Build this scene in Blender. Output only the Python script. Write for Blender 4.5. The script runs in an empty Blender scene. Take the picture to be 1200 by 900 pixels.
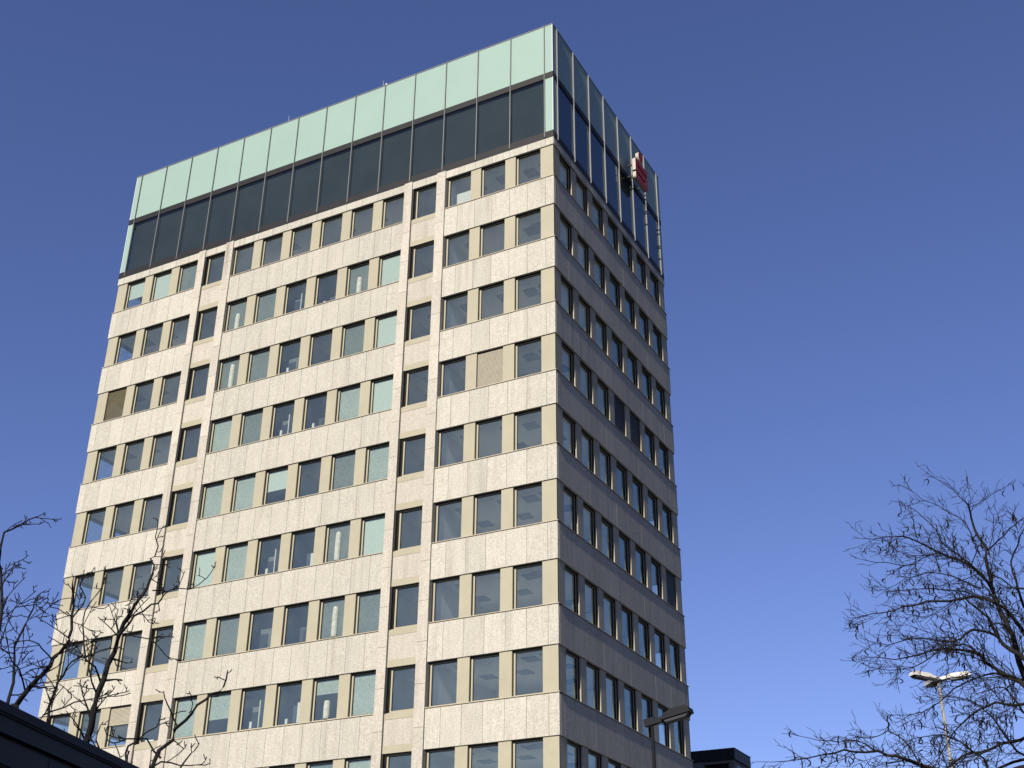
import bpy, bmesh, math, random
from mathutils import Vector, Matrix
R=math.radians
sc=bpy.context.scene
COL=sc.collection
rnd=random.Random(7)

# ------------------------------------------------------------------ camera
CAM=Vector((19.465,-40.393,1.60)); YAW,PITCH,ROLL=-0.48909724,0.49029527,0.00819345; F=1465.49
cf=Vector((math.sin(YAW)*math.cos(PITCH),math.cos(YAW)*math.cos(PITCH),math.sin(PITCH)))
r0=Vector((math.cos(YAW),-math.sin(YAW),0)); u0=r0.cross(cf)
cr=r0*math.cos(ROLL)+u0*math.sin(ROLL); cu=-r0*math.sin(ROLL)+u0*math.cos(ROLL)
cam=bpy.data.cameras.new('camera'); co=bpy.data.objects.new('camera',cam); COL.objects.link(co)
M=Matrix((cr,cu,-cf)).transposed().to_4x4(); M.translation=CAM; co.matrix_world=M
cam.sensor_width=36; cam.lens=F/1200*36; cam.clip_start=.1; cam.clip_end=6000
sc.camera=co
def at(px,py,dist):
    d=cf+cr*((px-600)/F)-cu*((py-450)/F)
    return CAM+d*(dist/math.hypot(d.x,d.y))
Z0=37.89            # underside of the cap stone above ground
H=3.3; ST=1.777     # storey height, window opening height
W=26.2; D=13.53; MOD=1.81

# ------------------------------------------------------------------ materials
def nt(name):
    m=bpy.data.materials.new(name); m.use_nodes=True; t=m.node_tree; t.nodes.clear()
    out=t.nodes.new('ShaderNodeOutputMaterial'); return m,t,out
def N(t,k,**kw):
    n=t.nodes.new(k)
    for a,b in kw.items():
        if a.startswith('i_'): n.inputs[a[2:].replace('_',' ')].default_value=b
        else: setattr(n,a,b)
    return n
def L(t,a,b): t.links.new(a,b)
def mixc(t,fac,a,b,blend='MIX'):
    n=t.nodes.new('ShaderNodeMix'); n.data_type='RGBA'; n.blend_type=blend
    for s,v in((0,fac),(6,a),(7,b)):
        if hasattr(v,'is_linked'): L(t,v,n.inputs[s])
        else: n.inputs[s].default_value=(*v,1) if isinstance(v,tuple) else v
    return n.outputs[2]
def ramp(t,src,a,b,c0=0.,c1=1.):
    n=t.nodes.new('ShaderNodeMapRange'); L(t,src,n.inputs[0])
    n.inputs[1].default_value=a;n.inputs[2].default_value=b;n.inputs[3].default_value=c0;n.inputs[4].default_value=c1
    return n.outputs[0]
def noise(t,vec,scale,detail=3,rough=.6):
    n=N(t,'ShaderNodeTexNoise'); n.inputs['Scale'].default_value=scale;n.inputs['Detail'].default_value=detail;n.inputs['Roughness'].default_value=rough
    L(t,vec,n.inputs['Vector']); return n.outputs['Fac']
def scaled(t,vec,s):
    n=N(t,'ShaderNodeMapping'); L(t,vec,n.inputs['Vector']); n.inputs['Scale'].default_value=s; return n.outputs['Vector']
def plain(name,c,rough=.5,var=.12,scale=3.,metal=0.,spec=.12,bump=0.,coat=0.):
    m,t,o=nt(name); p=N(t,'ShaderNodeBsdfPrincipled'); tc=N(t,'ShaderNodeTexCoord')
    f=noise(t,tc.outputs['Object'],scale,4)
    a=tuple(min(1,x*(1-var)) for x in c); b=tuple(min(1,x*(1+var)) for x in c)
    L(t,mixc(t,ramp(t,f,.3,.7),a,b),p.inputs['Base Color'])
    p.inputs['Roughness'].default_value=rough; p.inputs['Metallic'].default_value=metal; p.inputs['Specular IOR Level'].default_value=spec
    p.inputs['Coat Weight'].default_value=coat; p.inputs['Coat Roughness'].default_value=.03
    if bump:
        b_=N(t,'ShaderNodeBump'); b_.inputs['Strength'].default_value=bump; b_.inputs['Distance'].default_value=.01
        L(t,f,b_.inputs['Height']); L(t,b_.outputs[0],p.inputs['Normal'])
    L(t,p.outputs[0],o.inputs[0]); return m
def stone(name,c,dark,streak=.75):
    m,t,o=nt(name); p=N(t,'ShaderNodeBsdfPrincipled'); tc=N(t,'ShaderNodeTexCoord'); ob=tc.outputs['Object']
    isl=N(t,'ShaderNodeNewGeometry').outputs['Random Per Island']
    # offset the grain per slab
    add=N(t,'ShaderNodeVectorMath',operation='ADD'); L(t,ob,add.inputs[0]); cmb=N(t,'ShaderNodeCombineXYZ')
    mul=N(t,'ShaderNodeMath',operation='MULTIPLY'); L(t,isl,mul.inputs[0]); mul.inputs[1].default_value=37.
    L(t,mul.outputs[0],cmb.inputs[0]);L(t,mul.outputs[0],cmb.inputs[1]);L(t,cmb.outputs[0],add.inputs[1]); v=add.outputs[0]
    g=noise(t,v,19,2,.8); g2=noise(t,v,5,3,.6)
    col=mixc(t,ramp(t,g,.40,.60),tuple(x*.78 for x in c),tuple(min(1,x*1.12) for x in c))
    col=mixc(t,ramp(t,g2,.38,.62,0,.22),col,dark)
    # pale veins inside the granite
    wv=noise(t,scaled(t,v,(2.2,2.2,.55)),1.0,4,.7)
    ab=N(t,'ShaderNodeMath',operation='SUBTRACT'); L(t,wv,ab.inputs[0]); ab.inputs[1].default_value=.5
    ab2=N(t,'ShaderNodeMath',operation='ABSOLUTE'); L(t,ab.outputs[0],ab2.inputs[0])
    col=mixc(t,ramp(t,ab2.outputs[0],.0,.035,.3,0),col,tuple(min(1,x*1.25) for x in c))
    # tone from slab to slab
    tone=ramp(t,isl,0,1,.92,1.05)
    gr=N(t,'ShaderNodeCombineXYZ'); [L(t,tone,gr.inputs[k]) for k in range(3)]
    col=mixc(t,1.,col,gr.outputs[0],'MULTIPLY')
    # rain streaks
    s=noise(t,scaled(t,ob,(2.6,2.6,.10)),1.0,4,.65); s2=noise(t,scaled(t,ob,(.35,.35,.2)),1.0,2)
    sm=N(t,'ShaderNodeMath',operation='MULTIPLY'); L(t,ramp(t,s,.5,.75),sm.inputs[0]); L(t,ramp(t,s2,.42,.65),sm.inputs[1])
    sm2=N(t,'ShaderNodeMath',operation='MULTIPLY'); L(t,sm.outputs[0],sm2.inputs[0]); sm2.inputs[1].default_value=streak
    col=mixc(t,sm2.outputs[0],col,tuple(x*.62 for x in dark))
    L(t,col,p.inputs['Base Color']); p.inputs['Roughness'].default_value=.75; p.inputs['Specular IOR Level'].default_value=.05
    b_=N(t,'ShaderNodeBump'); b_.inputs['Strength'].default_value=.15; b_.inputs['Distance'].default_value=.01
    L(t,g,b_.inputs['Height']); L(t,b_.outputs[0],p.inputs['Normal'])
    L(t,p.outputs[0],o.inputs[0]); return m
def glass(name,tint,f0=.08,rough=.0,refl=(1,1,1),wob=.02,power=4.2,film=.0):
    m,t,o=nt(name)
    lw=N(t,'ShaderNodeLayerWeight'); lw.inputs['Blend'].default_value=.5
    pw=N(t,'ShaderNodeMath',operation='POWER'); L(t,lw.outputs['Facing'],pw.inputs[0]); pw.inputs[1].default_value=power
    fr=ramp(t,pw.outputs[0],0,1,f0,1.)
    tr=N(t,'ShaderNodeBsdfTransparent'); tr.inputs[0].default_value=(*tint,1)
    gl=N(t,'ShaderNodeBsdfGlossy'); gl.inputs['Roughness'].default_value=rough; gl.inputs[0].default_value=(*refl,1)
    tc=N(t,'ShaderNodeTexCoord'); b_=N(t,'ShaderNodeBump'); b_.inputs['Strength'].default_value=wob; b_.inputs['Distance'].default_value=.05
    L(t,noise(t,tc.outputs['Object'],1.3,1),b_.inputs['Height']); L(t,b_.outputs[0],gl.inputs['Normal'])
    mx=N(t,'ShaderNodeMixShader'); L(t,fr,mx.inputs[0]); L(t,tr.outputs[0],mx.inputs[1]); L(t,gl.outputs[0],mx.inputs[2])
    df=N(t,'ShaderNodeBsdfDiffuse'); df.inputs[0].default_value=(.50,.58,.55,1)
    m2=N(t,'ShaderNodeMixShader'); L(t,ramp(t,noise(t,tc.outputs['Object'],.9,3),.3,.7,film*.6,film*1.4),m2.inputs[0]); L(t,mx.outputs[0],m2.inputs[1]); L(t,df.outputs[0],m2.inputs[2])
    L(t,m2.outputs[0],o.inputs[0]); return m
def cloth(name,c,c2,scale=9.,patch=True):
    m,t,o=nt(name); tc=N(t,'ShaderNodeTexCoord'); ob=tc.outputs['Object']
    g=noise(t,scaled(t,ob,(1,1,1.6)),scale*2.2,3,.8); g2=noise(t,scaled(t,ob,(.9,.9,1.4)),.8,2)
    col=mixc(t,ramp(t,g,.38,.62),c,c2)
    if patch: col=mixc(t,ramp(t,g2,.40,.62,0,.5),col,c2)
    d=N(t,'ShaderNodeBsdfDiffuse'); L(t,col,d.inputs[0])
    L(t,d.outputs[0],o.inputs[0]); return m

MAT={}
MAT['granite']=stone('pale_granite',(.266,.258,.227),(.222,.206,.172))
MAT['granite_pil']=stone('pink_granite',(.276,.260,.228),(.225,.202,.168),.85)
MAT['beige']=plain('beige_painted_aluminium',(.208,.194,.146),.5,.05,1.2,spec=.1)
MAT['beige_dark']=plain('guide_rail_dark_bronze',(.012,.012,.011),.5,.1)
MAT['gasket']=plain('black_rubber',(.008,.008,.008),.6)
MAT['body']=plain('dark_wall_core',(.03,.03,.03),.8)
MAT['room']=plain('office_wall_paint',(.66,.66,.62),.8,.06,.6)
MAT['ceil']=plain('ceiling_tile',(.60,.60,.58),.85,.05,.8)
MAT['fix']=plain('ceiling_fitting_grey',(.20,.22,.24),.5)
MAT['white']=plain('white_lacquer',(.34,.34,.32),.4,.02)
MAT['glowy']=plain('pale_reflection_smear',(.21,.23,.21),.8,.2,9)  # pale tone imitating a sun reflection in the pane
MAT['inner']=plain('grey_partition',(.075,.085,.085),.7,.1,2)
MAT['inner2']=plain('blue_grey_partition',(.035,.043,.05),.7,.1,2)
MAT['door']=plain('dark_door',(.018,.02,.026),.4)
MAT['pane']=glass('window_glass',(.93,.95,.94),.08,refl=(.80,1.0,.88),film=.018)
MAT['crownglass']=glass('dark_window_glass',(.70,.74,.74),.035,refl=(.75,.85,.9),power=5.2,film=.003)
MAT['green']=plain('green_enamel_glass',(.152,.216,.190),.4,.03,.4,spec=.15,coat=.12)
MAT['fin']=plain('grey_aluminium_fin',(.10,.105,.11),.45,.04)
MAT['band']=plain('dark_bronze_band',(.011,.0108,.012),.5,.06)
MAT['slat']=plain('charcoal_blind_slat',(.070,.078,.079),.45,.12,.5)
MAT['edge']=plain('pale_edge_trim',(.30,.32,.31),.35,.02)
MAT['cap']=plain('parapet_metal',(.09,.095,.105),.5)
MAT['flash']=plain('sill_flashing_beige',(.25,.225,.175),.45,.05)
MAT['B']=cloth('mint_roller_blind',(.235,.275,.245),(.275,.315,.285),7,False)
MAT['b']=cloth('mottled_mint_blind',(.13,.155,.138),(.215,.245,.22),7)
MAT['F']=cloth('grey_mesh_blind',(.06,.072,.065),(.105,.12,.108),7)
MAT['V']=plain('beige_blind_slat',(.20,.185,.145),.5,.08)
MAT['U']=plain('olive_blind_slat',(.065,.058,.035),.5,.12)

# ------------------------------------------------------------------ mesh helper
class MB:
    def __init__(s): s.v=[];s.f=[];s.m=[];s.mats=[]
    def mi(s,m):
        if m not in s.mats: s.mats.append(m)
        return s.mats.index(m)
    def hexa(s,P,m):
        b=len(s.v); s.v+=[tuple(p) for p in P]; k=s.mi(m)
        c=sum((Vector(p) for p in P),Vector())/8
        for q in((0,3,2,1),(4,5,6,7),(0,1,5,4),(1,2,6,5),(2,3,7,6),(3,0,4,7)):
            p=[Vector(P[i]) for i in q]; n=(p[1]-p[0]).cross(p[2]-p[0]); mid=sum(p,Vector())/4
            if n.dot(mid-c)<0: q=q[::-1]
            s.f.append(tuple(b+i for i in q)); s.m.append(k)
    def box(s,x0,x1,y0,y1,z0,z1,m,fn=None):
        P=[(x0,y0,z0),(x1,y0,z0),(x1,y1,z0),(x0,y1,z0),(x0,y0,z1),(x1,y0,z1),(x1,y1,z1),(x0,y1,z1)]
        if fn: P=[fn(*p) for p in P]
        s.hexa(P,m)
    def prism(s,poly,fn,w0,w1,m):      # 2-D outline extruded w0..w1; fn(a,b,w)->xyz
        n=len(poly); b=len(s.v); k=s.mi(m)
        s.v+=[tuple(fn(a,c,w0)) for a,c in poly]+[tuple(fn(a,c,w1)) for a,c in poly]
        s.f.append(tuple(range(b,b+n))); s.f.append(tuple(range(b+2*n-1,b+n-1,-1)))
        for i in range(n):
            j=(i+1)%n; s.f.append((b+i,b+j,b+n+j,b+n+i))
        s.m+=[k]*(n+2)
    def tube(s,pts,rad,n,m):
        k=s.mi(m); b=len(s.v); up=Vector((.13,.31,.94))
        for i,p in enumerate(pts):
            d=(pts[min(i+1,len(pts)-1)]-pts[max(i-1,0)])
            if d.length<1e-6: d=Vector((0,0,1))
            d.normalize(); a=d.cross(up)
            if a.length<.05: a=d.cross(Vector((1,0,0)))
            a.normalize(); c=d.cross(a)
            for j in range(n):
                t=2*math.pi*j/n; q=p+(a*math.cos(t)+c*math.sin(t))*rad[i]; s.v.append((q.x,q.y,q.z))
        for i in range(len(pts)-1):
            for j in range(n):
                j2=(j+1)%n; s.f.append((b+i*n+j,b+i*n+j2,b+(i+1)*n+j2,b+(i+1)*n+j)); s.m.append(k)
        s.f.append(tuple(b+(len(pts)-1)*n+j for j in range(n))); s.m.append(k)
        s.f.append(tuple(b+j for j in range(n-1,-1,-1))); s.m.append(k)
    def build(s,name,parent=None,smooth=False,fix=False,loc=None):
        me=bpy.data.meshes.new(name); vs=s.v
        if loc is not None: vs=[(x-loc[0],y-loc[1],z-loc[2]) for x,y,z in vs]
        me.from_pydata(vs,[],s.f)
        for m in s.mats: me.materials.append(MAT[m])
        me.polygons.foreach_set('material_index',s.m)
        if smooth: me.polygons.foreach_set('use_smooth',[True]*len(s.f))
        me.update()
        if fix:
            bm=bmesh.new(); bm.from_mesh(me); bmesh.ops.recalc_face_normals(bm,faces=bm.faces); bm.to_mesh(me); bm.free()
        o=bpy.data.objects.new(name,me); COL.objects.link(o)
        if parent: o.parent=parent
        if loc is not None: o.location=loc
        return o
def empty(name,loc=(0,0,0)):
    o=bpy.data.objects.new(name,None); COL.objects.link(o); o.location=loc; o.empty_display_size=.3; return o
def tag(o,label=None,cat=None,group=None,kind=None):
    for k,v in(('label',label),('category',cat),('group',group),('kind',kind)):
        if v: o[k]=v
    return o

# ------------------------------------------------------------------ ground
MAT['asphalt']=plain('asphalt',(.05,.05,.052),.9,.25,1.5,bump=.4)
MAT['paving']=plain('concrete_paving',(.13,.13,.13),.85,.15,1.2)
MAT['kerb']=plain('kerb_stone',(.30,.29,.28),.8)
MAT['line']=plain('road_paint',(.7,.7,.68),.6)
g=MB(); S=3000; g.v=[(-S,-S,0),(S,-S,0),(S,S,0),(-S,S,0)]; g.f=[(0,1,2,3)]; g.m=[g.mi('asphalt')]
tag(g.build('ground'),kind='structure')
g=MB(); g.box(-34,9,-13,26,-.05,.12,'paving'); tag(g.build('pavement'),kind='structure')
g=MB()
for k in range(8): g.box(12.0+k*2.6,12.12+k*2.6,-12,-7,-.01,.004,'line')
tag(g.build('parking_marking'),kind='structure')

# ------------------------------------------------------------------ tower
tower=empty('office_tower',(0,0,.12))
tag(tower,'tall pale granite office tower with green glass crown and rows of square windows','office building')
TP=Matrix.Translation((0,0,-.12))
def T(mb,name,parent=None,**k):
    o=mb.build(name,parent or tower,**k)
    if parent is None: o.location=Vector(o.location)+Vector((0,0,-.12))
    return o
# facades: (u along wall from its right-hand end as seen by us, v depth into the building, z)
def fr(u,v,z): return (-u,v,z)
def rt(u,v,z): return (-v,u,z)
def lf(u,v,z): return (-W+v,u,z)
def bk(u,v,z): return (-u,D-v,z)
ROWS=10
def ztop(r): return Z0-H*(r-1)
PIL=[(5.64,6.12),(7.49,7.93),(18.27,18.76),(20.11,20.56)]
BAY=[(6.12,7.49),(18.76,20.11)]
SEC=[(0,5.64),(7.93,18.27),(20.56,W)]
joints=[.43+.905*k for k in range(0,29)]
def slabs(mb,u0,u1,z0,z1,v0,v1,fn,m,gap=.006,off=0.):
    js=[u0]+[j for j in joints if u0+.2<j<u1-.2]+[u1]
    for a,b in zip(js,js[1:]):
        e=rnd.uniform(-.0015,.0015)
        mb.box(a+gap,b-gap,v0+e,v1,z0,z1,m,fn)
wins={'front':[.68+MOD*k for k in range(14)],'side':[.68+MOD*k for k in range(7)]}
WW=1.30
bodies=MB(); rv=MB(); PIERS=[]; pb_rest=[]
for face,fn,LEN in(('front',fr,W),('right',rt,D),('left',lf,D),('back',bk,W)):
    lo=0 if face in('front','back') else .1
    hi=LEN-lo
    n=14 if LEN==W else 7
    us=[.68+MOD*k for k in range(n)]
    # structural wall behind the cladding
    for r in range(0,ROWS+1):
        zb=ztop(r+1) if r else Z0
        zt=(zb+H-ST) if r else Z0+.40
        a=.1 if LEN==W else .301
        bodies.box(a,LEN-a,.101,.30,zb+.05,zt-.004,'body',fn)
    for r in range(1,ROWS+1):
        z1=ztop(r)+.05; z0=ztop(r)-ST-.004
        ps=[(.1 if LEN==W else .301,us[0])]+[(us[k]+WW,us[k+1]) for k in range(n-1)]+[(us[-1]+WW,LEN-(.1 if LEN==W else .301))]
        for a,b in ps: bodies.box(a,b,.101,.30,z0,z1,'body',fn)
    # piers, jambs
    for r in range(1,ROWS+1):
        z1=ztop(r); z0=ztop(r)-ST
        for k in range(n+1):
            a=us[k-1]+WW if k else 0; b=us[k] if k<n else LEN
            if face in('right','left'):
                if k==0: a=.052
                if k==n: b=LEN-.052
            if face=='front' and k in(0,n):
                if k==0: a=.05
                else: b=LEN-.05
            if face=='back' and k in(0,n): a,b=(.05,b) if k==0 else (a,LEN-.05)
            if face=='front' and k in(3,4,10,11): continue
            (PIERS if face=='front' and r<10 else pb_rest).append((a,b,z0+.032,z1-.001,fn))
            if k: rv.box(a-.012,a-.001,.052,.20,z0+.03,z1-.001,'beige',fn)
            if k<n: rv.box(b+.001,b+.012,.052,.20,z0+.03,z1-.001,'beige',fn)
        if face=='front':
            for(a,b)in BAY:
                q=MB(); q.box(a+.004,b-.004,.035,.09,z0-.25,z0+.0,'beige',fn); T(q,'bay_sill')
                if r>1: q=MB(); q.box(a+.004,b-.004,.035,.09,z1-.0,z1+.28,'beige',fn); T(q,'bay_lintel')
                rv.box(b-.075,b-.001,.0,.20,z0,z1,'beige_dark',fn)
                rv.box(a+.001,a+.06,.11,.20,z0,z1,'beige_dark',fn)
        # sill flashing + granite spandrel below this window row
        fb=MB(); sb=MB()
        zs=z0; zb=z0-(H-ST)
        if r==ROWS: zb=4.9
        secs=SEC if face=='front' else [(lo,hi)]
        for a,b in secs:
            e0=-.03 if a<=.1 else 0; e1=.03 if b>=LEN-.1 else 0
            if face in('right','left'): e0=.0;e1=0
            fb.box(a+e0,b+e1,-.03,.22,zs,zs+.028,'flash',fn)
            slabs(sb,a,b,zb,zs-.025,0,.1,fn,'granite')
        T(fb,'sill_flashing')
        if face=='front':
            for(a,b)in BAY: sb.box(a+.006,b-.006,.045,.1,(zb+.285),zs-.255,'granite_pil',fn)
        T(sb,'spandrel')
    cb=MB()
    slabs(cb,lo,hi,Z0,Z0+.405,0,.1,fn,'granite')
    T(cb,'cap_stone')
    if face=='front':
        for a,b in PIL:
            p=MB(); z=Z0+.425; i=0
            step=[.9,1.65]
            while z>4.9:
                zz=max(4.9,z-(1.25 if i==0 else 1.65)); e=rnd.uniform(-.002,.002)
                p.box(a+.004,b-.004,-.055+e,.1,zz+.006,z-.006,'granite_pil',fn); z=zz; i+=1
            T(p,'pilaster')
    # ground storey
    gb=MB()
    for k in range(n+1):
        u=.0+k*(LEN-.7)/n; gb.box(max(u,.302 if LEN==D else 0),min(u+.7,LEN-(.302 if LEN==D else 0)),.05,.55,.12,4.89,'granite',fn)
    gb.box(.6,LEN-.6,.70,.74,.12,4.89,'crownglass',fn)
    T(gb,'ground_floor_front')
T(bodies,'wall_core')
PIERS.sort(key=lambda q:-q[3]); PIERS=sorted(PIERS,key=lambda q:abs(q[0])+ (0 if q[3]>Z0-27 else 100))
for i,(a,b,z0,z1,fn) in enumerate(PIERS):
    if i<100: q=MB(); q.box(a,b,.05,.1,z0,z1,'beige',fn); T(q,'pier_panel')
    else: pb_rest.append((a,b,z0,z1,fn))
q=MB()
for a,b,z0,z1,fn in pb_rest: q.box(a,b,.05,.1,z0,z1,'beige',fn)
tag(T(q,'pier_panel'),kind='stuff'); tag(T(rv,'reveal_lining'),kind='stuff')
# interiors
it=MB()
for r in range(0,ROWS+1):
    z=Z0-H*r
    it.box(-W+.31,-.31,.31,D-.31,z+.03,z+.60,'ceil')
T(it,'floor_slab')
it=MB()
it.box(-20.3,-5.0,5.2,8.6,4.9,Z0+.02,'room')
for r in range(1,ROWS+1):
    z1=ztop(r)+.028; z0=z1-2.68
    for u in(5.55,7.75,13.3,18.45,20.35): it.box(-u-.05,-u+.05,.34,5.2,z0,z1,'room')
    for u in(5.55,13.3): it.box(-u-.05,-u+.05,8.6,D-.34,z0,z1,'room')
    it.box(-4.9,-.34,6.7,6.8,z0,z1,'room')
T(it,'interior_wall')
it=MB()
for r in range(1,ROWS+1):
    z=ztop(r)+.029
    for k in range(14):
        for v in(1.05,2.75):
            if rnd.random()<.85: 
                u=.68+MOD*k+rnd.uniform(.0,.5)
                it.box(-u-.6,-u,v,v+.6,z-.025,z,'fix')
    for k in range(7):
        u=1.2+MOD*k; it.box(-2.2,-1.6,u,u+.6,z-.025,z,'fix')
tag(T(it,'ceiling_fitting'),kind='stuff')

# window contents: rows of 14, left to right
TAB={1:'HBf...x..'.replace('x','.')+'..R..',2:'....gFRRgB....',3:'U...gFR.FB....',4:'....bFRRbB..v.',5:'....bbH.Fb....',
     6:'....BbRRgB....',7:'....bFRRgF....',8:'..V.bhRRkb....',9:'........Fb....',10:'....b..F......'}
SIDE={(4,3):'D',(4,4):'D',(6,6):'D'}
def win_mb(fn,u0,z0,z1,code,bay=False,face='front'):
    """frame, pane, blind meshes of one window; opening u0..u0+WW"""
    a,b=(u0+.002,u0+WW-.002)
    if bay: a=u0+.05; b=u0+WW-.075
    f=MB(); v0,v1=.165,.225
    fw=.075
    left=b; right=a
    f.box(a,a+.045,v0,v1,z0+.028,z1-.02,'beige',fn)
    f.box(left-.10,left,v0,v1,z0+.028,z1-.02,'beige',fn)
    f.box(a+.045,left-.10,v0,v1,z0+.028,z0+.10,'beige',fn)
    f.box(a+.045,left-.10,v0,v1,z1-.09,z1-.02,'beige',fn)
    # blind guide rails and head box in the reveal
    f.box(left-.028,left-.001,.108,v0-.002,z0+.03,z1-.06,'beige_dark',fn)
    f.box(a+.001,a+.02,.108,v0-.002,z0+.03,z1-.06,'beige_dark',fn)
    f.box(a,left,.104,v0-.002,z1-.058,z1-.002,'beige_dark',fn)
    # gasket
    A,B,C,E=a+.045,left-.10,z0+.10,z1-.09
    for q in((A,A+.014,C,E),(B-.016,B,C,E),(A+.014,B-.016,C,C+.014),(A+.014,B-.016,E-.014,E)):
        f.box(q[0],q[1],v0+.012,v1-.004,q[2],q[3],'gasket',fn)
    p=MB(); p.box(A+.014,B-.016,v0+.035,v0+.05,C+.014,E-.014,'pane',fn)
    bl=None; hh=E-C
    def sheet(m,z_lo,v=.24,wavy=False):
        bb=MB(); bb.box(A-.03,B+.03,v,v+.012,z_lo,E+.01,m,fn)
        bb.box(A-.03,B+.03,v-.008,v+.02,z_lo-.03,z_lo,m,fn); return bb
    def slats(m,z_lo,pitch,v=.110):
        bb=MB(); z=z1-.02
        while z>z_lo:
            bb.prism([(v,z),(v+.006,z),(v-.022+.05,z-pitch*.9),(v-.030+.05,z-pitch*.9)] if m=='x' else [(v,z-pitch*1.02),(v+.005,z-pitch*1.02),(v+.022,z),(v+.017,z)],
                     lambda q,zz,w:fn(w,q,zz),a+.022,left-.03,m); z-=pitch
        bb.box(a+.022,left-.03,v-.003,v+.024,z-.02,z+.005,m,fn)
        return bb
    if code=='B': bl=sheet('B',C+.03)
    elif code in 'b': bl=sheet('b',C+.03)
    elif code in 'Fg': bl=sheet('F',C+.03)
    elif code=='f': bl=sheet('F',C+.14)
    elif code=='H': bl=sheet('B' if rnd.random()<.9 else 'b',C+hh*.42)
    elif code in 'hk': bl=sheet('b',C+hh*(.38 if code=='h' else .66))
    elif code=='U': bl=slats('U',z0+.06,.06)
    elif code=='v': bl=slats('V',z0+.06,.055)
    elif code=='V': bl=slats('V',z0+ST*.58,.055)
    elif code=='D': bl=slats('slat',z0+.06,.06)
    if code in 'gk':      # pale upright blob behind the pane, added to imitate a sun-reflection smear
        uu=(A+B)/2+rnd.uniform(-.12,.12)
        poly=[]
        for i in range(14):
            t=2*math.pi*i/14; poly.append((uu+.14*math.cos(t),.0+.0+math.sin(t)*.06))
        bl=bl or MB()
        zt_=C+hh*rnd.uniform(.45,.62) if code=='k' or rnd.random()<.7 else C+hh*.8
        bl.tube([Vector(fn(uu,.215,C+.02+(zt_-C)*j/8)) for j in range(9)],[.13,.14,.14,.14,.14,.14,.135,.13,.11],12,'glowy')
    return f,p,bl
# rank every window we could see by how large it shows
def area(fn,u0,z0,z1):
    def pr(P):
        d=Vector(P)-CAM; z=d.dot(cf); return d.dot(cr)/z*F+600,450-d.dot(cu)/z*F
    q=[pr(fn(u0,.1,z0)),pr(fn(u0+WW,.1,z0)),pr(fn(u0+WW,.1,z1)),pr(fn(u0,.1,z1))]
    A=abs(sum(q[i][0]*q[(i+1)%4][1]-q[(i+1)%4][0]*q[i][1] for i in range(4)))/2
    cx=sum(p[0] for p in q)/4; cy=sum(p[1] for p in q)/4
    return A if -5<cx<1205 and -5<cy<905 and not(cx<160 and cy>835) else 0
cand=[]
for r in range(1,ROWS+1):
    z1=ztop(r); z0=z1-ST
    for k in range(14):
        cand.append((area(fr,wins['front'][k],z0,z1),'front',fr,r,k))
    for k in range(7):
        cand.append((area(rt,wins['side'][k],z0,z1)*.999,'right',rt,r,k))
        cand.append((0,'left',lf,r,k))
    for k in range(14): cand.append((0,'back',bk,r,k))
cand.sort(key=lambda c:-c[0])
rest=MB()
def absorb(dst,src):
    b=len(dst.v); dst.v+=src.v; dst.f+=[tuple(i+b for i in f) for f in src.f]; dst.m+=[dst.mi(src.mats[k]) for k in src.m]
extra=MB()
for i,(A,face,fn,r,k) in enumerate(cand):
    z1=ztop(r); z0=z1-ST; u0=wins['front' if face in('front','back') else 'side'][k]
    code='.'
    if face=='front': code=TAB[r][13-k]
    elif face=='right': code=SIDE.get((r,k),'.')
    bay=face=='front' and k in(3,10)
    if bay: u0=BAY[0 if k==3 else 1][0]-.0
    f,p,bl=win_mb(fn,u0+(.03 if bay else 0),z0,z1,code,bay,face)
    if i<100:
        base=fn(u0+WW/2,.135,z0); 
        wo=f.build('window',tower,loc=base); wo.location=Vector(base)-Vector((0,0,.12))
        def sub(mb,name):
            o=mb.build(name,wo,loc=base); o.location=(0,0,0); return o
        if code=='U': wo['label']='window fully covered by an olive slatted outside blind'
        if code=='v': wo['label']='window fully covered by a beige slatted outside blind'
        if code=='V': wo['label']='window with a beige slatted outside blind half lowered'
        sub(p,'pane')
        if bl: sub(bl,'blind')
    else:
        absorb(rest,f); absorb(rest,p)
        if bl: absorb(rest,bl)
    # things just inside the rooms
    if code=='R' and face=='front':
        a=u0+.1
        if r==1: extra.box(-(u0+1.0),-(u0+.10),.5,.56,z0-.8,z0+1.05,'white'); 
        else:
            # door leaf / picture on the left-hand room wall and pale cupboard side
            if (13-k)==6:
                top=z0+rnd.uniform(1.15,1.45)
                extra.box(-(u0+2.0),-(u0+.52),.80,.86,z0-.8,top,'inner'); extra.box(-(u0+1.30),-(u0+.78),.77,.799,z0-.6,top-.22,'door')
                if r%2==0: extra.box(-(u0+.56),-(u0+.515),.42,.8,z0-.8,z0+1.3,'white')
            else:
                top=z0+rnd.uniform(1.0,1.3)
                extra.box(-(u0+1.15),-(u0+.10),1.1,1.16,z0-.8,top+.1,'inner2'); extra.box(-(u0+.95),-(u0+.45),1.07,1.099,z0-.6,top-.12,'door')
                if r in(6,8): extra.box(-(u0+.42),-(u0+.18),.42,.46,z0-.2,z0+rnd.uniform(.7,1.0),'white')
            if rnd.random()<.6: extra.box(-(u0+.9),-(u0+.78),.3,.42,z0-.1,z0+rnd.uniform(.25,.5),'white')
    if code=='.' and face=='front' and k>0 and rnd.random()<.14:
        extra.box(-(u0+rnd.uniform(.8,1.2)),-(u0+rnd.uniform(.3,.7)),.3,.36,z0-.1,z0+rnd.uniform(.1,.3),'room')
tag(T(rest,'window'),kind='stuff')
tag(T(extra,'office_furniture'),kind='stuff')

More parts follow.
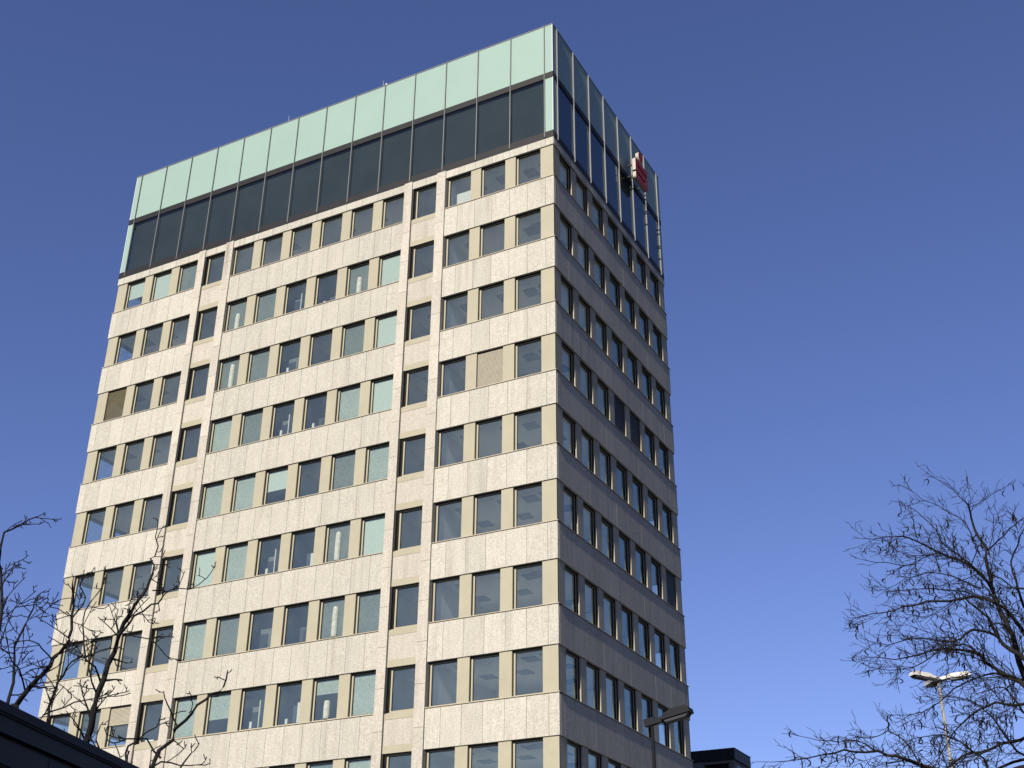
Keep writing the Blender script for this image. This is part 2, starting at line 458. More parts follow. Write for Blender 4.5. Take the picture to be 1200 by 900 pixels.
# --- crown
ZC=Z0+.41; ZG=Z0+.80; ZB=Z0+3.95; ZU=Z0+4.29; ZT=Z0+7.27
for face,fn,LEN in(('front',fr,W),('right',rt,D),('left',lf,D),('back',bk,W)):
    n=14 if LEN==W else 7; e=0 if LEN==W else .08
    b=MB(); b.box(0+e,LEN-e,-.015,.08,ZB+.002,ZU-.002,'band',fn); b.box(e,LEN-e,-.012,.08,ZC+.002,ZG-.05,'band',fn)
    b.box(e+.02*(LEN==D),LEN-e-.02*(LEN==D),.0,.08,ZG-.048,ZG-.002,'band',fn)
    T(b,'crown_band')
    for k in range(n):
        a=.43+MOD*k
        g=MB(); g.box(a+.02,a+MOD-.02,.012,.045,ZU+.002,ZT-.03,'green',fn); T(g,'green_panel')
        g=MB(); g.box(a+.02,a+MOD-.02,.02,.04,ZG,ZB,'crownglass',fn); T(g,'glazing')
    for a,c in((.0+e*.5,.43),(LEN-.43,LEN-e*.5)):
        g=MB()
        for z0,z1 in((ZG-.03,ZB),(ZU+.002,ZT-.03)):
            g.box(max(a,.045 if LEN==D else .03)+.0,min(c,LEN-(.045 if LEN==D else .03)),.008,.045,z0,z1,'green',fn)
        T(g,'corner_panel')
    for k in range(n+1):
        u=.43+MOD*k; m=MB()
        m.box(u-.018,u+.018,-.055,.03,ZU-.30,ZT-.02,'fin',fn); m.box(u-.021,u+.021,-.055,.03,ZC+.07,ZU-.31,'fin',fn)
        T(m,'fin')
    s=MB(); z=ZG+.03
    while z<ZB:
        s.prism([(.175,z),(.18,z),(.145,z+.10),(.140,z+.10)],lambda q,zz,w:fn(w,q,zz),.46,LEN-.46,'slat'); z+=.108
    T(s,'blind')
for X,Y in((0,0),(-W,0),(0,D),(-W,D)):
    ed=MB(); sx=-1 if X==0 else 1; sy=1 if Y==0 else -1
    for z0,z1 in((ZG-.03,ZB),(ZU+.002,ZT-.01)):
        ed.box(*sorted((X+sx*.002,X+sx*.042)),*sorted((Y+sy*.002,Y+sy*.042)),z0,z1,'edge')
    T(ed,'corner_trim')
c=MB()
for fn,LEN in((fr,W),(rt,D),(lf,D),(bk,W)):
    e=-.01 if LEN==W else .12
    c.box(e,LEN-e,-.01,.12,ZT-.028,ZT+.02,'cap',fn)
c.box(-W+.2,-.2,.2,D-.2,Z0+3.9,Z0+4.2,'cap'); c.box(-W+.3,-.3,.3,D-.3,Z0+6.6,Z0+6.75,'cap')
T(c,'roof')
cb=MB(); cb.box(-W+.6,-.6,.6,D-.6,Z0+.60,Z0+3.9,'body'); cb.box(-W+.05,-.05,.05,D-.05,Z0+.41,Z0+.6,'body')
T(cb,'crown_core')
MAT['steel']=plain('galvanised_steel',(.25,.25,.26),.4,metal=.4)
for x in(-9.78,-15.8):
    m=MB(); m.tube([Vector((x,.2,ZT-.1)),Vector((x,.2,ZT+.58))],[.018,.012],6,'steel'); T(m,'lightning_rod')
m=MB(); m.box(-9.56,-9.44,.05,.17,ZT+.02,ZT+.16,'edge'); T(m,'roof_sensor')

# ------------------------------------------------------------------ emblem on the right wall (a rounded S with a dot)
MAT['red']=plain('signal_red_acrylic',(.26,.022,.018),.5,.03)
MAT['signside']=plain('cream_sign_edge',(.25,.235,.21),.4,.02)
sg=empty('wall_emblem',(.35,9.5,Z0+3.8)); tag(sg,'red S shaped emblem with a dot above it standing off the glass crown','sign')
def arc(cx,cy,r,a0,a1,n=6): return [(cx+r*math.cos(R(a0+(a1-a0)*i/n)),cy+r*math.sin(R(a0+(a1-a0)*i/n))) for i in range(n+1)]
Wd,Hh=1.62,1.36; y0,zb=8.72,Z0+3.88
t=.375; gp=.12
# outline of an S with square inner slots (a = along the wall, b = up)
z1=Hh; 
S=[]
S+=arc(Wd-.22,.22,.22,-90,0); S+=[(Wd,t+gp+t)]             # lower right round corner, right side of lower+middle bar
S+=[(.30+.0,t+gp+t),(.30,t+gp+t+gp),(Wd,t+gp+t+gp),(Wd,Hh)]
S+=arc(.22,Hh-.22,.22,90,180); S+=[(0,t+gp),(Wd-.30,t+gp),(Wd-.30,t),(0,t),]
S+=arc(.12,.12,.12,180,270,3)
def sgfn(a,b,w): return (w,y0+a,zb+b)
def sign_piece(poly,name,fnn):
    m=MB(); m.prism(poly,fnn,.36,.535,'signside'); o=m.build(name,None,fix=True)
    bm=bmesh.new(); bm.from_mesh(o.data); bmesh.ops.recalc_face_normals(bm,faces=bm.faces)
    o.data.materials.append(MAT['red']); o.data.materials.append(MAT['gasket'])
    for f in bm.faces:
        if f.normal.x>.9: f.material_index=1
        elif abs(f.normal.z)>.9 and zb+.1<f.calc_center_median().z<zb+Hh-.05: f.material_index=2  # slot faces coloured black, putting the shade of the gaps into the material
    bmesh.ops.triangulate(bm,faces=[f for f in bm.faces if len(f.verts)>4]); bm.to_mesh(o.data); bm.free()
    o.parent=sg; o.matrix_parent_inverse=Matrix.Translation(sg.location).inverted(); return o
sign_piece(S,'emblem_stroke',sgfn)
dot=arc(.78,Hh+.42,.30,0,360,20)[:-1]
sign_piece(dot,'emblem_dot',sgfn)
for yy,zz in((.15,.25),(.15,.95),(1.4,.3),(1.4,1.1),(.78,Hh+.4)):
    m=MB(); m.box(-.0,.365,y0+yy-.03,y0+yy+.03,zb+zz-.03,zb+zz+.03,'band'); o=m.build('bracket',sg); o.matrix_parent_inverse=Matrix.Translation(sg.location).inverted()

# ------------------------------------------------------------------ low dark-roofed building, lower left
MAT['navy']=plain('anthracite_fascia',(.006,.0075,.011),.55,.15)
MAT['navy2']=plain('anthracite_panel',(.007,.0085,.012),.5,.15)
MAT['rough_wall']=plain('brown_render',(.035,.03,.026),.9,.3,4)
A1=at(0,820,15.0); A2=at(165,900,18.4)
hz=(A1.z+A2.z)/2; dirv=(A2-A1); dirv.z=0; dirv.normalize(); nrm=Vector((dirv.y,-dirv.x,0))   # points towards the camera side
low=empty('flat_roofed_pavilion',(A1.x,A1.y,0)); tag(low,'low dark flat roofed building edge in the lower left corner','pavilion')
def lo_(a,b,z):  # a along, b outwards
    p=A1+dirv*a+nrm*b; return (p.x,p.y,z)
def lowpart(name,boxes):
    m=MB()
    for q in boxes: m.box(*q[:6],q[6],lo_)
    o=m.build(name,low); o.matrix_parent_inverse=Matrix.Translation(low.location).inverted(); return o
a0,a1=-9.,5.0; dp=-4.2
lowpart('roof',[(a0,a1,dp,0,hz-.10,hz,'navy')])
lowpart('gutter',[(a0,a1,-.045,-.02,hz-.125,hz-.101,'gasket'),(a0,a1,dp+.1,-.045,hz-.30,hz-.126,'navy2')])
pn=[]; k=a0
while k<a1-.1: pn.append((k+.008,min(k+1.75,a1)-.008,-.13,-.10,hz-.60,hz-.335,'navy2')); k+=1.75
lowpart('fascia_panel',pn+[(a0,a1,dp+.2,-.131,hz-.62,hz-.302,'navy')])
lowpart('wall',[(a0+.3,a1-.3,dp+.5,-.15,0,hz-.622,'rough_wall')])

# ------------------------------------------------------------------ block far behind on the right
MAT['slate']=plain('dark_metal_cladding',(.013,.016,.020),.5,.1)
MAT['grey']=plain('grey_render',(.095,.10,.105),.85,.06)
MAT['darkwin']=plain('dark_window',(.012,.013,.016),.15)
C=at(860,876,80.0); ht=C.z
bb=empty('penthouse_block',(C.x,C.y,0)); tag(bb,'grey block with dark metal roof edge far behind the tower','apartment block')
def bp(name,boxes):
    m=MB()
    for q in boxes: m.box(*q)
    o=m.build(name,bb); o.matrix_parent_inverse=Matrix.Translation(bb.location).inverted(); return o
x1,y1=C.x,C.y
fb=[]; x=x1-14
while x<x1-.01: fb.append((x+.012,min(x+.62,x1)-.012,y1,y1+.1,ht-.68,ht-.03,'slate')); x+=.62
y=y1+.1
while y<y1+3.05: fb.append((x1-.1,x1,y+.012,y+.6,ht-.68,ht-.03,'slate')); y+=.62
bp('roof_edge',fb+[(x1-14,x1-.1,y1+.1,y1+3.2,ht-.70,ht-.05,'slate'),(x1-14.0,x1+.03,y1-.03,y1+3.25,ht-.03,ht,'slate')])
bp('wall',[(x1-14,x1-2.05,y1+.05,y1+2.9,0,ht-.705,'grey'),(x1-2.05,x1-.45,y1+.45,y1+2.9,0,ht-.705,'grey'),(x1-.45,x1-.12,y1+.12,y1+2.9,0,ht-.705,'grey'),(x1-2.05,x1-.45,y1+.1,y1+.45,ht-.86,ht-.705,'grey'),
   (x1-14,x1+3,y1+3.3,y1+15,0,ht-2.8,'grey')])
bp('window',[(x1-3.4,x1-2.75,y1+.0,y1+.049,ht-2.6,ht-1.0,'darkwin')])
bp('window',[(x1-2.0,x1-.5,y1+.40,y1+.449,ht-2.9,ht-.87,'darkwin')])
bp('window',[(x1-.119,x1-.08,y1+.5,y1+2.4,ht-2.6,ht-.95,'darkwin')])

# ------------------------------------------------------------------ street lamp (near, dark)
MAT['lamp']=plain('near_black_lamp',(.004,.005,.0065),.6,.1)  # near-black base tone for pole, bracket and head
MAT['lens']=plain('lamp_lens',(.022,.024,.027),.4)
P=at(764.5,849,33.0); base=Vector((P.x,P.y,0)); hp=P.z
sl=empty('street_lamp',base); tag(sl,'dark street lamp with one long flat head in front of the shaded tower wall','street lamp')
def lp(root,name,mb,**k):
    o=mb.build(name,root,**k); o.matrix_parent_inverse=Matrix.Translation(root.location).inverted(); return o
m=MB(); m.tube([base+Vector((0,0,-.02)),base+Vector((0,0,1.2)),base+Vector((0,0,1.25)),base+Vector((0,0,hp))],[.09,.09,.065,.048],12,'lamp'); lp(sl,'pole',m,smooth=True)
hd=(cr*.80-Vector((cf.x,cf.y,0)).normalized()*.45); hd.z=0; hd.normalize(); sd=Vector((-hd.y,hd.x,0)); tl=R(7)
ex=hd*math.cos(tl)+Vector((0,0,math.sin(tl))); ez=sd.cross(ex)*-1
if ez.z<0: ez=-ez
def hfn(a,b,c_): 
    p=Vector((P.x,P.y,P.z))+ex*a+sd*b+ez*c_; return (p.x,p.y,p.z)
m=MB(); m.box(-.20,.10,-.08,.08,-.02,.16,'lamp',hfn); m.box(.10,.42,-.07,.07,-.01,.12,'lamp',hfn); lp(sl,'bracket',m)
m=MB()
m.prism([(.30,.02),(.38,.16),(.62,.24),(1.02,.25),(1.10,.18),(1.12,.06),(.30,.02)][:-1],lambda a,c_,b:hfn(a,b,c_),-.17,.17,'lamp'); lp(sl,'lamp_head',m,fix=True)
m=MB(); m.prism([(.36,.015),(.42,-.06),(.98,-.03),(1.08,.05)],lambda a,c_,b:hfn(a,b,c_),-.13,.13,'lens'); lp(sl,'lamp_lens',m,fix=True)

# ------------------------------------------------------------------ three-headed mast
MAT['mast']=plain('light_grey_mast',(.15,.15,.14),.5,.08)
MAT['mastw']=plain('white_lamp_top',(.34,.33,.31),.4,.03)
P2=at(1099.5,797,50.0); b2=Vector((P2.x,P2.y,0)); h2=P2.z
ms=empty('lamp_mast',b2); tag(ms,'tall mast with three white topped lamp heads behind the right tree','street lamp')
m=MB(); m.tube([b2+Vector((0,0,-.02)),b2+Vector((0,0,4)),b2+Vector((0,0,h2))],[.11,.09,.055],12,'mast'); lp(ms,'pole',m,smooth=True)
fwd=Vector((cf.x,cf.y,0)).normalized(); rg=Vector((fwd.y,-fwd.x,0))
for ang in(4,176,90):
    d=(rg*math.cos(R(ang))+fwd*math.sin(R(ang))); 
    if ang!=90: d=(d-fwd*.45).normalized()
    s_=Vector((-d.y,d.x,0)); tl=R(3)
    ex2=d*math.cos(tl)+Vector((0,0,math.sin(tl))); ez2=Vector((0,0,1))*math.cos(tl)-d*math.sin(tl)
    def f2(a,b,c_,ex2=ex2,s_=s_,ez2=ez2):
        p=Vector((P2.x,P2.y,P2.z))+ex2*a+s_*b+ez2*c_; return (p.x,p.y,p.z)
    m=MB(); m.prism([(.0,-.05),(.0,.05),(.35,.10),(.45,.16),(1.12,.16),(1.20,.08),(1.20,.0),(.40,-.0)],lambda a,c_,b:f2(a,b,c_),-.16,.16,'mastw'); h=lp(ms,'lamp_head',m,fix=True)
    m=MB(); m.prism([(.42,-.003),(.46,-.09),(1.10,-.07),(1.17,-.003)],lambda a,c_,b:f2(a,b,c_),-.14,.14,'lens'); q=m.build('lamp_lens',h,fix=True)
# ------------------------------------------------------------------ bare trees
MAT['bark']=plain('shade_dark_bark',(.006,.0055,.006),.9,.3,8)  # shade over the left trees is put into this near-black bark colour
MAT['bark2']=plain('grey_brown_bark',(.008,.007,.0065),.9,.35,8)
MAT['pod']=plain('dark_seed_pod',(.005,.004,.0035),.6,.2,8)
def smooth_path(pts,rad,seg,rn,wob):
    out=[];rr=[]
    for i in range(len(pts)-1):
        p0=pts[max(i-1,0)];p1=pts[i];p2=pts[i+1];p3=pts[min(i+2,len(pts)-1)]
        n=max(2,int((p2-p1).length/seg))
        for j in range(n):
            t=j/n
            q=.5*((2*p1)+(p2-p0)*t+(2*p0-5*p1+4*p2-p3)*t*t+(3*p1-p0-3*p2+p3)*t**3)
            if i or j: q=q+Vector((rn.gauss(0,1),rn.gauss(0,1),rn.gauss(0,1)))*wob
            out.append(q); rr.append(rad[i]+(rad[i+1]-rad[i])*t)
    out.append(pts[-1]); rr.append(rad[-1]); return out,rr
def rperp(d,rn):
    v=Vector((rn.gauss(0,1),rn.gauss(0,1),rn.gauss(0,1))); v-=d*v.dot(d); return v.normalized()
def grow(mb,p,d,length,r,lvl,st,rn,pods=None):
    n=max(3,int(length/st['seg'][lvl])); step=length/n; pts=[p.copy()]; rr=[r]; d=d.normalized(); zz=1
    side=rperp(d,rn)
    for i in range(n):
        zz=-zz
        d=(d+rperp(d,rn)*st['kink'][lvl]+side*zz*st['zig'][lvl]+Vector((0,0,1))*st['up'][lvl]+st['pull']*st['pullw'][lvl]).normalized()
        p=p+d*step; pts.append(p.copy()); rr.append(max(st['rmin'],r*(1-.75*(i+1)/n)))
    mb.tube(pts,rr,st['sides'][lvl],st['mat'])
    if lvl>=st['max']: 
        return
    dens=st['dens'][lvl]; k=max(1,int(length*dens+rn.random()))
    for j in range(k):
        t=st['start'][lvl]+(1-st['start'][lvl])*(j+rn.random())/k
        i=min(n-1,int(t*n)); q=pts[i].lerp(pts[i+1],t*n-i); dd=(pts[i+1]-pts[i]).normalized()
        a=R(rn.uniform(*st['ang'])); v=(dd*math.cos(a)+rperp(dd,rn)*math.sin(a))
        L_=length*rn.uniform(*st['lf'])*(1.1-.55*t)
        L_=max(st['lmin'],min(L_,st['lmax'][lvl]))
        grow(mb,q,v,L_,max(st['rmin'],rr[i]*st['rf']),lvl+1,st,rn,pods)
        if pods is not None and lvl>=1 and rn.random()<st['podp']: pods.append(q.copy())
def along(mb,pts,rad,lvl,st,rn,pods,dens,L0,t0=.1,seg=.35,wob=.02,sides=7):
    P,rr=smooth_path(pts,rad,seg,rn,wob); mb.tube(P,rr,sides,st['mat'])
    tot=sum((P[i+1]-P[i]).length for i in range(len(P)-1)); k=int(tot*dens)
    for j in range(k):
        t=t0+(1-t0)*((j+rn.random())/k)**1.25; x=t*(len(P)-1); i=min(len(P)-2,int(x))
        q=P[i].lerp(P[i+1],x-i); dd=(P[i+1]-P[i]).normalized(); a=R(rn.uniform(*st['ang']))
        v=dd*math.cos(a)+rperp(dd,rn)*math.sin(a)
        grow(mb,q,v,L0*rn.uniform(.35,1.)*(1.15-.6*t),max(st['rmin'],rr[i]*st['rf']*rn.uniform(.5,.9)),lvl,st,rn,pods)
    # tip carries on
    grow(mb,P[-1],(P[-1]-P[-2]),L0*.22,rr[-1],lvl,st,rn,pods)
def px(seq,d0,dd,rn=None):
    """traced limb: pixel pairs, distance running d0..d0+dd"""
    n=len(seq); return [at(x,y,d0+dd*i/(n-1)+(0.35*math.sin(i*1.7+d0*5))) for i,(x,y) in enumerate(seq)]
def rads(a,b,n): return [a+(b-a)*(i/(n-1))**.8 for i in range(n)]

def tree(name,label,group,base,trunk,rt_,limbs,st,seed,dens,podshape=None,extra_up=None):
    rn=random.Random(seed); root=empty(name,base); tag(root,label,'tree',group)
    inv=Matrix.Translation(root.location).inverted()
    tm=MB(); P,rr=smooth_path(trunk,rt_,.5,rn,.01); tm.tube(P,rr,12,st['mat'])
    o=tm.build('trunk',root,smooth=True); o.matrix_parent_inverse=inv
    pods=[] if podshape else None
    cm=MB()
    for pts,ra,rb,L0,dn in limbs:
        lm=MB()
        along(cm,pts,rads(ra,rb,len(pts)),1,st,rn,pods,dn,L0)
    o=cm.build('crown',root,smooth=True); o.matrix_parent_inverse=inv
    if podshape:
        pm=MB()
        for q in pods:
            n=6; L_=rn.uniform(.16,.32); w=.017; a=rn.uniform(0,6.28); c=rn.uniform(-.11,.11); pts=[];wd=[]
            for i in range(n):
                t=i/(n-1); pts.append(q+Vector((math.cos(a)*c*math.sin(t*3.0)*1.3,math.sin(a)*c*math.sin(t*3.0)*1.3,-L_*t*.85))); wd.append(w*(.3+math.sin(.3+t*2.6)))
            pm.tube(pts,wd,4,'pod')
        o=pm.build('seed_pod',root); o.matrix_parent_inverse=inv; tag(o,kind='stuff')
    return root

# --- left: stout knobbly twigs
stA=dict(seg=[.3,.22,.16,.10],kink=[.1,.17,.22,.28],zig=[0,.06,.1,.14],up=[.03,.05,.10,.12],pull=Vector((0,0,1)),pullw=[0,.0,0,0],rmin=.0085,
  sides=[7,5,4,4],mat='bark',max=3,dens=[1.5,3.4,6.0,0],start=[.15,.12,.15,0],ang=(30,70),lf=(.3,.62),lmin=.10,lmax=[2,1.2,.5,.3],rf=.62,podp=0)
dA=24.
limA=[
 (px([(92,930),(99,875),(109,832),(121,795),(134,762),(146,730),(160,708),(172,690),(179,672)],dA,1.0),.105,.028,1.0,1.5),
 (px([(134,762),(141,742),(156,722),(170,715),(184,705),(193,698),(203,690)],dA+.4,-1.2),.040,.012,.8,1.6),
 (px([(179,672),(178,655),(185,648),(183,630),(185,612)],dA+1,.6),.026,.010,.45,1.4),
 (px([(179,692),(195,692),(212,690),(228,690),(241,678),(251,665)],dA+1,1.2),.020,.009,.45,1.0),
 (px([(146,742),(172,747),(192,748),(203,747)],dA+.3,1.0),.018,.008,.4,1.5),
 (px([(176,748),(195,768),(210,773)],dA+.6,.5),.014,.008,.3,1.0),
 (px([(118,800),(112,780),(98,765),(99,745),(98,728),(106,705),(118,690),(124,675)],dA+.2,1.2),.030,.010,.6,1.3),
 (px([(18,828),(36,806),(52,790),(62,772),(72,762),(82,754),(84,735),(84,712),(85,690)],dA+1.5,.5),.075,.024,1.0,1.6),
 (px([(84,725),(96,710),(101,698),(94,685),(100,672),(110,666)],dA+2,.8),.024,.010,.45,1.3),
 (px([(84,722),(74,717),(60,712),(55,706)],dA+2,-.8),.018,.009,.5,1.4),
 (px([(57,842),(60,815),(68,800),(78,782),(90,772),(108,768),(130,760)],dA+1,-.8),.038,.012,.8,1.5),
 (px([(62,775),(50,760),(40,752),(25,750),(8,758)],dA+1.5,1),.022,.010,.9,1.6),
 (px([(8,830),(14,800),(16,770),(22,745),(34,722),(40,705),(48,695)],dA+2,1),.050,.012,1.1,1.7),
 (px([(-20,850),(-8,800),(-4,760),(0,720),(2,690),(0,660),(3,635),(14,620),(30,612),(42,606)],dA,1.4),.060,.014,1.0,1.2),
 (px([(-6,700),(8,675),(18,663),(28,655)],dA+.7,.7),.022,.009,.55,1.6),
 (px([(-20,745),(0,728),(20,712),(40,711),(50,703)],dA+1,.8),.020,.009,.6,1.6),
 (px([(40,860),(52,838),(75,828),(98,822),(118,818),(142,812)],dA+1,-1),.026,.010,.8,1.7),
 (px([(30,812),(20,785),(10,765),(-5,750)],dA+1.5,-1),.026,.010,.8,1.7),
]
baseA=at(30,1200,dA+.6); baseA.z=0
tA=[Vector((baseA.x,baseA.y,-.05)),Vector((baseA.x,baseA.y,1.6)),at(70,1000,dA+.3),at(92,930,dA)]
limA.insert(0,(px([(50,1010),(10,930),(-8,870),(-20,850)],dA+.3,-.3),.09,.06,.3,.3))
limA.insert(0,(px([(50,1010),(20,900),(18,828)],dA+.3,1.2),.09,.075,.3,.3))
limA.insert(0,(px([(60,1010),(55,900),(57,842)],dA+.3,.7),.06,.04,.3,.3))
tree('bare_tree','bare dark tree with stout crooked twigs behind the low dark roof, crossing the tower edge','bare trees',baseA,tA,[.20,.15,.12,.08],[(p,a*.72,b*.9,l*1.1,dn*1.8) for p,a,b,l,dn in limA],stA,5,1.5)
dB=21.
limB=[
 (px([(160,960),(178,900),(198,866),(215,843),(232,826),(250,815),(262,802),(266,790)],dB,1.0),.040,.012,.5,1.0),
 (px([(204,858),(202,840),(196,826),(192,812)],dB+.5,.7),.018,.009,.35,1.2),
 (px([(222,835),(226,826),(224,815)],dB+.5,.3),.012,.008,.25,1.0),
 (px([(188,888),(172,870),(150,868),(132,872),(124,858)],dB+.3,-.5),.018,.008,.6,1.6),
 (px([(150,905),(148,882),(160,868),(176,856),(186,846)],dB,.6),.022,.009,.5,1.8),
 (px([(200,960),(212,900),(222,885),(232,874)],dB,1),.02,.009,.35,1.1),
 (px([(170,905),(190,893),(210,898),(235,896)],dB,.6),.018,.008,.45,1.8),
 (px([(130,930),(118,890),(112,870),(118,850)],dB+.5,.6),.022,.009,.6,1.6),
]
baseB=at(150,1250,dB+.3); baseB.z=0
tB=[Vector((baseB.x,baseB.y,-.05)),Vector((baseB.x,baseB.y,1.2)),at(156,1010,dB)]
for s_ in(160,200,150,130): pass
limB.insert(0,([at(156,1010,dB),at(160,960,dB)],.06,.045,.2,.1)); limB.insert(0,([at(156,1010,dB),at(200,960,dB)],.05,.03,.2,.1))
limB.insert(0,([at(156,1010,dB),at(140,960,dB+.2),at(130,930,dB)],.05,.03,.2,.1)); limB.insert(0,([at(156,1010,dB),at(150,905,dB)],.05,.025,.2,.1)); limB.insert(0,([at(160,960,dB),at(170,905,dB)],.03,.02,.2,.1))
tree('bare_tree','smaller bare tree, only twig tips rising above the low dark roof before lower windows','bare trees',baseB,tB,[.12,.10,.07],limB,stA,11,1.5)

# --- right: fine zig-zag twigs with hanging pods
stR=dict(seg=[.5,.34,.24,.17],kink=[.06,.13,.18,.24],zig=[0,.05,.12,.18],up=[0,.01,.03,.05],pull=-cr,pullw=[.03,.05,.05,.04],rmin=.0068,
  sides=[6,4,3,3],mat='bark2',max=3,dens=[1.3,4.2,5.0,0],start=[.1,.12,.15,0],ang=(22,55),lf=(.30,.62),lmin=.25,lmax=[4,2.8,1.7,.85],rf=.5,podp=.10)
dR=38.
limR=[
 # rising stem and its forks
 (px([(1205,800),(1196,775),(1186,745),(1172,715),(1162,690),(1157,665),(1155,642),(1142,618),(1137,600),(1135,592)],dR,1.5),.115,.028,1.5,.8),
 (px([(1135,592),(1125,581),(1112,571),(1098,562),(1086,554)],dR+1.5,.8),.020,.010,.7,1.0),
 (px([(1136,593),(1137,582),(1134,570),(1132,563)],dR+1.5,1),.014,.009,.5,1.3),
 (px([(1135,595),(1150,587),(1163,579),(1175,574),(1181,569)],dR+1.5,-.6),.016,.009,.6,1.1),
 (px([(1157,645),(1170,633),(1183,620),(1195,610),(1215,596)],dR+1.2,-2),.030,.014,1.2,1.2),
 (px([(1158,650),(1163,630),(1165,610),(1160,598),(1156,588)],dR+1,-.5),.018,.009,.8,1.2),
 (px([(1165,690),(1150,672),(1135,660),(1120,650),(1105,636),(1096,622),(1080,605),(1068,596),(1053,588)],dR+1,2.5),.045,.010,1.1,1.2),
 (px([(1140,635),(1132,612),(1114,600),(1100,592),(1082,585),(1066,575),(1054,568)],dR+1.5,2),.022,.009,.8,1.5),
 (px([(1165,695),(1145,668),(1122,655),(1098,646),(1075,635),(1058,628),(1038,630),(1012,631)],dR,-2.5),.055,.012,1.5,1.9),
 (px([(1120,655),(1100,648),(1080,655),(1060,662),(1040,660),(1012,656)],dR-1,-1.5),.025,.010,1.3,1.7),
 (px([(1150,690),(1130,680),(1105,672),(1085,672),(1062,678),(1040,690)],dR,1.5),.030,.010,1.5,1.7),
 # shoulder limbs
 (px([(1200,742),(1185,722),(1165,705),(1140,700),(1112,703),(1085,705),(1060,712),(1034,718),(1006,724)],dR-1,-2),.070,.012,1.7,1.9),
 (px([(1150,703),(1130,692),(1100,690),(1075,690),(1050,692),(1032,690)],dR,2),.030,.010,1.5,1.7),
 (px([(1215,782),(1195,768),(1175,755),(1166,740),(1158,724),(1146,713),(1130,700)],dR-2,1),.085,.030,1.4,1.2),
 (px([(1168,745),(1150,738),(1132,742),(1116,752),(1090,748),(1066,750),(1040,755),(1022,752)],dR-1.5,-2),.045,.010,1.6,1.8),
 (px([(1215,815),(1195,800),(1175,790),(1155,776),(1146,766),(1125,762),(1100,762),(1075,768),(1050,772),(1020,770)],dR-2,1.5),.085,.012,1.6,1.9),
 (px([(1146,766),(1130,755),(1112,758),(1090,770),(1070,782),(1045,785),(1022,782)],dR-1.5,-1.5),.030,.010,1.5,1.7),
 (px([(1210,800),(1190,795),(1165,790),(1140,795),(1118,808),(1100,822),(1080,835),(1050,838)],dR-1,2),.045,.010,1.7,1.7),
 # lower limbs
 (px([(1215,826),(1190,826),(1165,824),(1148,832),(1130,846),(1116,862),(1105,880),(1090,905)],dR-2,2.5),.050,.012,1.7,1.6),
 (px([(1220,858),(1195,866),(1172,872),(1150,880),(1128,886),(1105,905)],dR,-2),.060,.030,1.6,1.6),
 (px([(1140,930),(1110,906),(1080,897),(1060,889),(1040,883),(1015,881),(990,880),(965,884),(940,888),(905,893)],dR-3,-2.5),.075,.010,1.5,1.9),
 (px([(1040,885),(1022,876),(1005,868),(985,870),(960,868),(934,862)],dR-4,.8),.022,.009,.8,1.4),
 (px([(1080,900),(1060,868),(1040,858),(1020,866),(1000,862)],dR-3,1.5),.026,.009,1.1,1.4),
 (px([(1215,890),(1190,880),(1170,850),(1160,838),(1140,822),(1116,815),(1090,820)],dR+1,1.5),.045,.010,1.6,1.6),
 (px([(1225,745),(1205,720),(1195,700),(1190,680),(1185,660),(1192,640),(1200,620)],dR+1,-2),.06,.018,1.6,1.3),
 (px([(1225,700),(1205,690),(1188,688),(1172,678),(1150,668)],dR-1,-2),.045,.012,1.5,1.5),
 (px([(1230,850),(1200,835),(1185,812),(1170,805),(1150,812)],dR-1,-1),.05,.014,1.6,1.6),
 (px([(1160,905),(1150,890),(1125,870),(1105,862),(1085,862),(1060,870)],dR,1),.04,.01,1.5,1.8),
]
baseR=at(1330,1250,dR+.5); baseR.z=0
tR=[Vector((baseR.x,baseR.y,-.05)),Vector((baseR.x,baseR.y,2.5)),at(1290,1020,dR),at(1255,900,dR-.5),at(1225,840,dR-.5),at(1205,800,dR)]
j=[at(1255,900,dR-.5),at(1225,840,dR-.5),at(1290,1020,dR)]
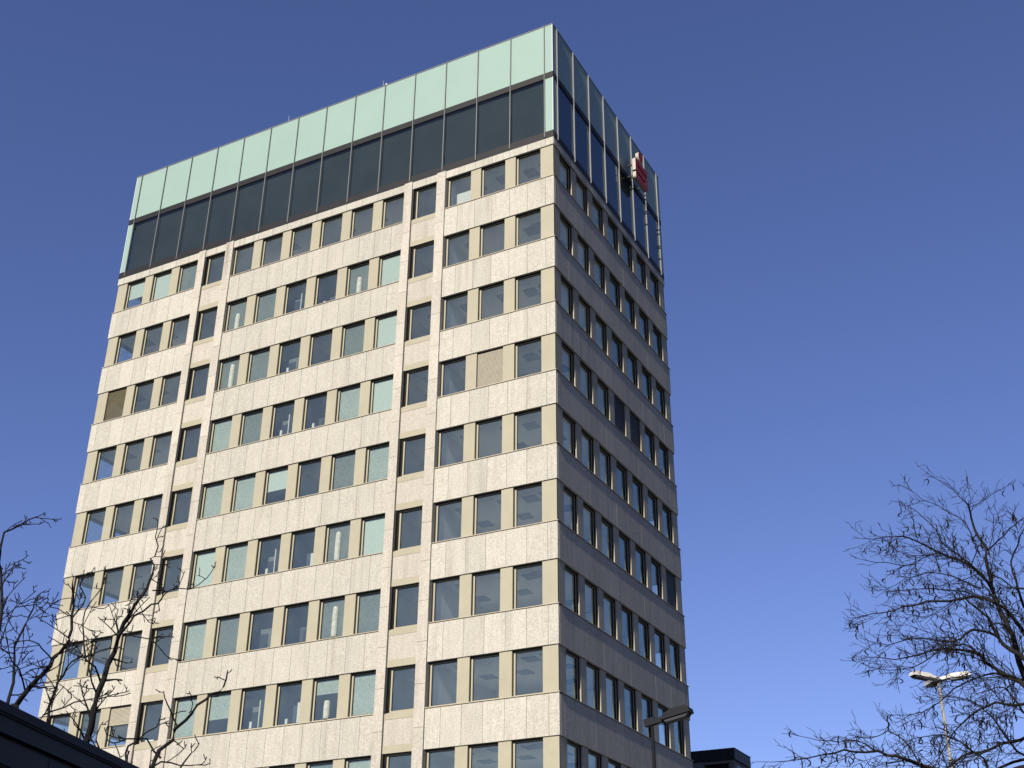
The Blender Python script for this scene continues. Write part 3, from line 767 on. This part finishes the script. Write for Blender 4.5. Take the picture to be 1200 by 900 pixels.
for a,b,ra,rb in((j[0],limR[20][0][0],.13,.08),(j[1],limR[18][0][0],.08,.05),(j[0],limR[19][0][0],.08,.06),(j[1],limR[13][0][0],.11,.085),(j[1],limR[15][0][0],.1,.085),
                 (j[1],limR[24][0][0],.08,.06),(j[1],limR[17][0][0],.06,.05),(j[0],limR[23][0][0],.06,.05),(j[1],limR[26][0][0],.06,.05),(j[1],limR[25][0][0],.06,.05),(limR[13][0][0],limR[11][0][0],.08,.07),(j[0],limR[27][0][0],.06,.04)):
    limR.append(([a,a.lerp(b,.5)+Vector((0,0,.3)),b],ra,rb,.8,.4))
LR2=[(p,a*.9,b*.85,l*1.0,dn*2.2) for p,a,b,l,dn in limR]
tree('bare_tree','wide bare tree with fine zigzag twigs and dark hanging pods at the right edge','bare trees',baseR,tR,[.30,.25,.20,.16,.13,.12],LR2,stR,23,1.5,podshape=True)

# ------------------------------------------------------------------ light
SUN_AZ,SUN_EL=2.3,32.0
sd_=Vector((math.sin(R(SUN_AZ))*math.cos(R(SUN_EL)),-math.cos(R(SUN_AZ))*math.cos(R(SUN_EL)),math.sin(R(SUN_EL))))
l=bpy.data.lights.new('sun','SUN'); l.energy=5.0; l.angle=R(.5); l.color=(1,.92,.80)
lo=bpy.data.objects.new('sun',l); COL.objects.link(lo); lo.rotation_euler=sd_.to_track_quat('Z','Y').to_euler(); lo.location=(0,-60,60)
w=bpy.data.worlds.new('World'); sc.world=w; w.use_nodes=True; t=w.node_tree; t.nodes.clear()
sky=t.nodes.new('ShaderNodeTexSky'); sky.sky_type='NISHITA'; sky.sun_disc=False; sky.sun_elevation=R(SUN_EL); sky.sun_rotation=R(180-SUN_AZ)
sky.air_density=1.0; sky.dust_density=.25; sky.ozone_density=3.0; sky.altitude=200
bg=t.nodes.new('ShaderNodeBackground'); bg.inputs[1].default_value=.05
o=t.nodes.new('ShaderNodeOutputWorld'); tint=t.nodes.new('ShaderNodeMix'); tint.data_type='RGBA'; tint.blend_type='MULTIPLY'; tint.inputs[0].default_value=1; tint.inputs[7].default_value=(.86,.81,1.13,1); t.links.new(sky.outputs[0],tint.inputs[6]); t.links.new(tint.outputs[2],bg.inputs[0]); t.links.new(bg.outputs[0],o.inputs[0])
sc.view_settings.view_transform='Standard'; sc.view_settings.look='None'; sc.view_settings.gamma=1; sc.view_settings.exposure=1.2
sc.cycles.max_bounces=7; sc.cycles.transparent_max_bounces=16; sc.cycles.diffuse_bounces=3
sc.cycles.sample_clamp_indirect=4
